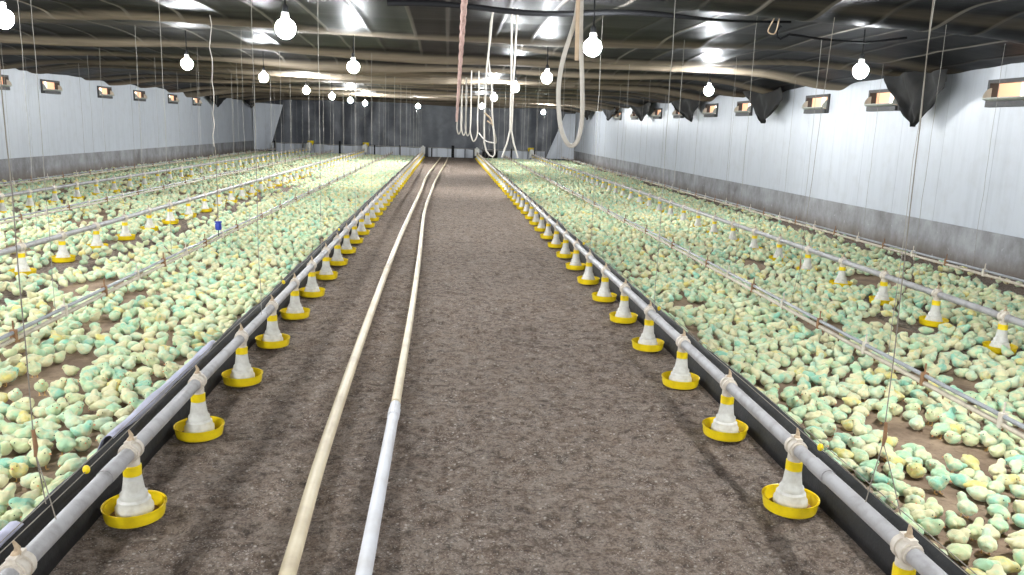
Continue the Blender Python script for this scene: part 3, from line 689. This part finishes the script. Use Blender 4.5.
# end units
t_ = thing('crate', 'dark crate standing by the end barrier beside the aisle row on the bare-floor side', 'crate', (2.35, 44.6, 0))
mb = MB(); mb.box(-.42, .42, -.2, .2, .0, .42); mb.build('body', m_black, t_, smooth=False)
mb = MB(); mb.box(-.45, .45, -.23, .23, .42, .50); mb.build('lid', m_dkgrey, t_, smooth=False)
for X, w in ((-4.43, 'middle row on the white-pipe side'), (-7.4, 'outer row on the white-pipe side'), (4.64, 'inner row on the bare-floor side')):
    t_ = thing('feed_hopper', f'yellow feed hopper at the far end of the {w}', 'feed hopper', (X, YEND+.62, 0), 'yellow hoppers at the row ends')
    mb = MB(); mb.lathe([(.04, .36), (.06, .40), (.17, .55), (.18, .68), (.165, .68), (.15, .56), (.04, .42)], 18); mb.build('bin', m_yel, t_)
    for a in (.5, 2.6, 4.7):
        mb = MB(); mb.tube([(.2*math.cos(a), .2*math.sin(a), 0), (.15*math.cos(a), .15*math.sin(a), .58)], .012, 6); mb.build('leg', m_black, t_)

# ------------------------------------------------------------------ camera
f_px = 799.59
fw = Vector((.08391659, .97722971, -.19488485)); rt = Vector((.99631368, -.07878814, .03393357)); up = Vector((-.01780628, .19701404, .98023895))
cd = bpy.data.cameras.new('camera'); cam = bpy.data.objects.new('camera', cd); COL.objects.link(cam)
cd.sensor_width = 36; cd.sensor_fit = 'HORIZONTAL'; cd.lens = f_px/1024*36; cd.clip_start = .05; cd.clip_end = 200
M = Matrix((rt, up, -fw)).transposed().to_4x4(); M.translation = Vector((0, 0, 1.7)); cam.matrix_world = M
sc.camera = cam
def pix(x, y, z):
    v_ = Vector((x, y, z-1.7)); d_ = v_.dot(fw)
    if d_ < .1: return (-1e4, -1e4, d_)
    return (512+f_px*v_.dot(rt)/d_, 287.5-f_px*v_.dot(up)/d_, d_)

# ------------------------------------------------------------------ chicks
def ico(sub):
    bm = bmesh.new(); bmesh.ops.create_icosphere(bm, subdivisions=sub, radius=1)
    v_ = np.array([q.co[:] for q in bm.verts]); f_ = [tuple(x.index for x in q.verts) for q in bm.faces]; bm.free(); return v_, f_
# pose: body centre, ellipsoid radii, extra blobs (centre, radii); forward is +x; one continuous surface found along rays from the body centre
def blob(cn, r): return (np.array(cn, float), np.array(r if hasattr(r, '__len__') else (r,)*3, float))
POSES = {
    'sitting':  (np.array((0, 0, .036)), [blob((0, 0, .037), (.043, .039, .037)), blob((.031, 0, .064), (.023, .022, .021)), blob((-.040, 0, .045), (.016, .015, .012)), blob((-.006, .032, .041), (.028, .011, .019)), blob((-.006, -.032, .041), (.028, .011, .019))], (.031, 0, .064), .0),
    'standing': (np.array((0, 0, .058)), [blob((-.002, 0, .056), (.041, .036, .036)), blob((.037, 0, .096), (.022, .020, .020)), blob((.026, 0, .078), (.022, .019, .022)), blob((-.046, 0, .064), (.018, .014, .012)), blob((-.006, .028, .060), (.029, .010, .019)), blob((-.006, -.028, .060), (.029, .010, .019))], (.037, 0, .096), .028),
    'pecking':  (np.array((0, 0, .050)), [blob((-.006, 0, .052), (.046, .034, .034)), blob((.052, 0, .036), (.022, .020, .020)), blob((.034, 0, .044), (.024, .020, .022)), blob((-.050, 0, .064), (.017, .014, .012)), blob((-.006, .029, .055), (.029, .010, .019)), blob((-.006, -.029, .055), (.029, .010, .019))], (.052, 0, .036), .020),
    'resting':  (np.array((0, 0, .032)), [blob((-.002, 0, .034), (.046, .040, .034)), blob((.042, 0, .040), (.023, .022, .021)), blob((-.045, 0, .040), (.016, .014, .011)), blob((-.006, .032, .035), (.030, .011, .017)), blob((-.006, -.032, .035), (.030, .011, .017))], (.042, 0, .040), .0),
}
def chick_verts(sub, pose, seed=0):
    c0, bl, head, lift = POSES[pose]; d_, f_ = ico(sub)
    ts = np.linspace(.11, .004, 120); R_ = np.zeros(len(d_)); done = np.zeros(len(d_), bool)
    for t__ in ts:
        p = c0+d_*t__; F_ = np.zeros(len(d_))
        for (cn, r) in bl:
            q = np.sqrt((((p-cn)/r)**2).sum(1)); F_ += np.exp(-7.5*(q-1))
        hit = (F_ >= 1) & ~done; R_[hit] = t__; done |= hit
    if sub >= 3:
        fl = np.array([noise.noise((x*9+seed, y*9, z*9)) for x, y, z in d_]); fl2 = np.array([noise.noise((x*3+seed, y*3, z*3+5)) for x, y, z in d_]); R_ = R_+.0016*fl+.0028*fl2
    v_ = c0+d_*R_[:, None]; v_[:, 2] = np.maximum(v_[:, 2], .003 if lift == 0 else .010)
    return v_, f_
def chick_proto(pose, var):
    c0, bl, head, lift = POSES[pose]; v_, f_ = chick_verts(4, pose, var*3.7)
    t_ = thing('chick', 'x', 'chick', (0,0,0), 'day-old chicks on the beds')
    mb = MB(); mb.add(v_.tolist(), f_); mb.build('body', m_chick, t_)
    h = Vector(head); hr = .0205
    bd = Vector((1, 0, -.25)).normalized() if pose != 'pecking' else Vector((.75, 0, -.66)).normalized()
    mb = MB(); p = h+bd*hr*.93; mb.tube([p, p+bd*.006, p+bd*.011], [.0052, .0038, .0008], 6); mb.build('beak', m_beak, t_)
    for s in (-1, 1):
        mb = MB(); mb.sphere((h.x+.010, h.y+s*.0175, h.z+.004), .0030, 8, 6); mb.build('eye', m_eye, t_)
    if lift:
        for s in (-1, 1):
            mb = MB(); x0 = .004+s*.006; mb.tube([(x0-.002, s*.014, lift+.006), (x0, s*.014, .006), (x0+.002, s*.014, .003)], .0028, 6)
            for a in (-.5, 0, .5): mb.tube([(x0, s*.014, .004), (x0+.016*math.cos(a), s*.014+.016*math.sin(a), .002)], [.0022, .0014], 5)
            mb.build('leg', m_leg, t_)
    return t_

# scatter: density field in world metres
bare = [(2.73, 4.27, .22, .3), (2.43, 3.45, .16, .22), (2.85, 3.84, .2, .2), (2.42, 7.55, .2, .35), (5.23, 9.08, .5, .5), (-2.56, 4.98, .18, .22), (-2.75, 6.48, .16, .25), (-3.43, 8.02, .3, .5), (3.4, 6.8, .22, .4),
        (-2.5, 5.5, .14, .18), (4.05, 10.4, .3, .6), (4.19, 6.85, .35, .4), (-2.4, 3.9, .12, .16), (3.55, 5.2, .3, .25), (-2.85, 7.6, .2, .4), (3.0, 3.2, .16, .12)]
def density(x, y):
    d_ = 1.0
    nn = noise.noise((x*1.15, y*.85, 3))+.5*noise.noise((x*2.7, y*2.1, 8))
    if x < -4.15: d_ *= .66 if nn > -.15 else .12
    elif x > 4.9: d_ *= .9 if nn > -.3 else .3
    else: d_ *= 1.0 if nn > -.42 else .25
    if -4.4 < x < -3.75 and y < 26: d_ *= .30 if noise.noise((x*3, y*1.6, 1)) > -.1 else .05
    if -4.95 < x < -4.4: d_ *= .7
    if -7.9 < x < -6.9: d_ *= .55
    if x < -9.6: d_ *= .25
    if x > 6.45: d_ *= .28 if noise.noise((x*2, y*1.5, 6)) > .15 else .02
    for bx_, by_, rx_, ry_ in bare:
        if abs(x-bx_) < 2*rx_ and abs(y-by_) < 2*ry_:
            q = ((x-bx_)/rx_)**2+((y-by_)/ry_)**2
            if q < 1: d_ *= .04
    return d_
cell = .088; occ = {}; PTS = []
def ok(x, y, md):
    i, j = int(x//cell), int(y//cell)
    for a in (-1, 0, 1):
        for b in (-1, 0, 1):
            for (px, py) in occ.get((i+a, j+b), ()):
                if (px-x)**2+(py-y)**2 < md*md: return False
    return True
FS = {}
for (fx, fy) in FEEDERS: FS.setdefault((int(fx//.5), int(fy//.5)), []).append((fx, fy))
def near_feeder(x, y):
    i, j = int(x//.5), int(y//.5)
    return any((px-x)**2+(py-y)**2 < .195**2 for a in (-1, 0, 1) for b in (-1, 0, 1) for (px, py) in FS.get((i+a, j+b), ()))
def scatter(x0, x1, y0, y1, per_m2):
    n_ = int((x1-x0)*(y1-y0)*per_m2); X_ = rng.uniform(x0, x1, n_); Y_ = rng.uniform(y0, y1, n_); U = rng.uniform(0, 1, n_)
    for x, y, u in zip(X_.tolist(), Y_.tolist(), U.tolist()):
        p = pix(x, y, .05)
        if p[2] < 1 or p[0] < -160 or p[0] > 1184 or p[1] > 700: continue
        if u > density(x, y) or near_feeder(x, y): continue
        if not ok(x, y, .079 if y < 9 else .085): continue
        occ.setdefault((int(x//cell), int(y//cell)), []).append((x, y)); PTS.append((x, y))
for (x0, x1) in ((-10.4, -1.68), (2.0, 7.08)):
    for y0, y1, q in ((2.2, 9, 420), (9, 18, 300), (18, 44.0, 190)):
        scatter(x0, x1, y0, y1, q)
TINTS = [('mint', dl(194,232,188)), ('cream', dl(244,237,190)), ('aqua', dl(164,224,194)), ('yellow', dl(242,226,134)), ('pale green', dl(216,238,202)), ('creamy green', dl(224,234,180))]
TW = [.25, .17, .13, .07, .24, .14]
HEAD = [('bare-floor side wall', 0), ('end wall', PI/2), ('white-pipe side wall', PI), ('camera', -PI/2)]
PN = ['sitting', 'standing', 'pecking', 'resting']; PW = [.44, .22, .10, .24]
info = []
for (x, y) in PTS:
    rz = random.uniform(-PI, PI); ti = random.choices(range(6), TW)[0]; po = random.choices(PN, PW)[0]
    info.append((x, y, rz, ti, po, random.uniform(.92, 1.08)))
cand = []
for i, q in enumerate(info):
    p = pix(q[0], q[1], .045)
    if 4 < p[0] < 1020 and 0 < p[1] < 571: cand.append((p[2], i))
cand.sort(); NEAR = [i for _, i in cand[:300]]; nearset = set(NEAR)
protos = {(po, v_): chick_proto(po, k*4+v_) for k, po in enumerate(PN) for v_ in range(2)}
used = set(); recs = []
BEDZ = .006
for i in NEAR:
    x, y, rz, ti, po, s_ = info[i]; key = (po, random.randrange(2)); side = -1 if x < 0 else 1
    if key not in used: o = protos[key]; used.add(key)
    else: o = dup(protos[key], (0, 0, 0))
    o.location = (x, y, BEDZ); o.rotation_euler = (0, 0, rz); o.scale = (s_, s_, s_)
    tc = TINTS[ti][1]; j_ = random.uniform(.94, 1.05)
    for ch in o.children:
        if ch.name.startswith('body'): ch.color = (tc[0]*j_, tc[1]*j_, tc[2]*j_, 1)
    hd = min(HEAD, key=lambda h: abs(math.atan2(math.sin(rz-h[1]), math.cos(rz-h[1]))))[0]
    row0 = 2.38 if side < 0 else 2.44
    k = max(1, int(round((y-row0)/.92))+1)
    recs.append((o, side, k, ti, po, hd, abs(x)))
for key in protos:
    if key not in used:
        o = protos[key]
        for ch in list(o.children): bpy.data.objects.remove(ch)
        bpy.data.objects.remove(o)
groups = {}
for r_ in recs: groups.setdefault(r_[1:6], []).append(r_)
for key, L in groups.items():
    L.sort(key=lambda r_: r_[6]); side, k, ti, po, hd = key
    facing = {'bare-floor side wall': 'bare-floor side', 'white-pipe side wall': 'white-pipe side'}.get(hd, hd)
    for n_, r_ in enumerate(L):
        which = (ordn(n_+1)+' ') if len(L) > 1 else ''
        r_[0]['label'] = f'{which}{TINTS[ti][0]} chick from the aisle {po} towards the {facing}, by {ordn(k)} {SIDE[side].split()[0]} feeder' if which else f'{TINTS[ti][0]} chick {po} towards the {facing}, by {ordn(k)} {SIDE[side]} aisle feeder'

# the rest of the flock: one mesh
lod = {}
for po in PN:
    for sub in (3, 2): lod[(po, sub)] = chick_verts(sub, po)
VV, FF, TT = [], [], []; off = 0
for i, q in enumerate(info):
    if i in nearset: continue
    x, y, rz, ti, po, s_ = q
    v_, f_ = lod[(po, 3 if y < 8.5 else 2)] if y < 17 else lod[(po, 2)]
    ca, sa = math.cos(rz)*s_, math.sin(rz)*s_
    w_ = np.empty_like(v_); w_[:, 0] = x+v_[:, 0]*ca-v_[:, 1]*sa; w_[:, 1] = y+v_[:, 0]*sa+v_[:, 1]*ca; w_[:, 2] = BEDZ+v_[:, 2]*s_
    VV.append(w_); FF.append(np.array(f_)+off); off += len(v_)
    tc = np.array(TINTS[ti][1])*random.uniform(.94, 1.05); tc[3] = 1; TT.append(np.tile(tc, (len(v_), 1)))
VV = np.concatenate(VV).astype(np.float32); FF = np.concatenate(FF).astype(np.int32); TT = np.concatenate(TT).astype(np.float32)
me = bpy.data.meshes.new('chick_flock'); me.vertices.add(len(VV)); me.vertices.foreach_set('co', VV.reshape(-1))
me.loops.add(FF.size); me.loops.foreach_set('vertex_index', FF.reshape(-1)); me.polygons.add(len(FF))
me.polygons.foreach_set('loop_start', np.arange(0, FF.size, 3, dtype=np.int32)); me.update(calc_edges=True)
me.polygons.foreach_set('use_smooth', np.ones(len(FF), bool))
a = me.attributes.new('tint', 'FLOAT_COLOR', 'POINT'); a.data.foreach_set('color', TT.reshape(-1)); me.materials.append(m_flock)
o = bpy.data.objects.new('chick_flock', me); COL.objects.link(o)
tag(o, 'dense flock of pale green and yellow chicks spreading to the end wall', 'chicks', kind='stuff')
print('chicks', len(info), 'flock faces', len(FF), 'feeders', len(FEEDERS))

# ------------------------------------------------------------------ world and view
w = bpy.data.worlds.new('world'); sc.world = w; w.use_nodes = True; w.node_tree.nodes['Background'].inputs[0].default_value = (.02, .02, .022, 1)
vs_ = sc.view_settings; vs_.view_transform = 'Standard'; vs_.look = 'None'; vs_.gamma = 1; vs_.use_curve_mapping = False; vs_.exposure = 0.62
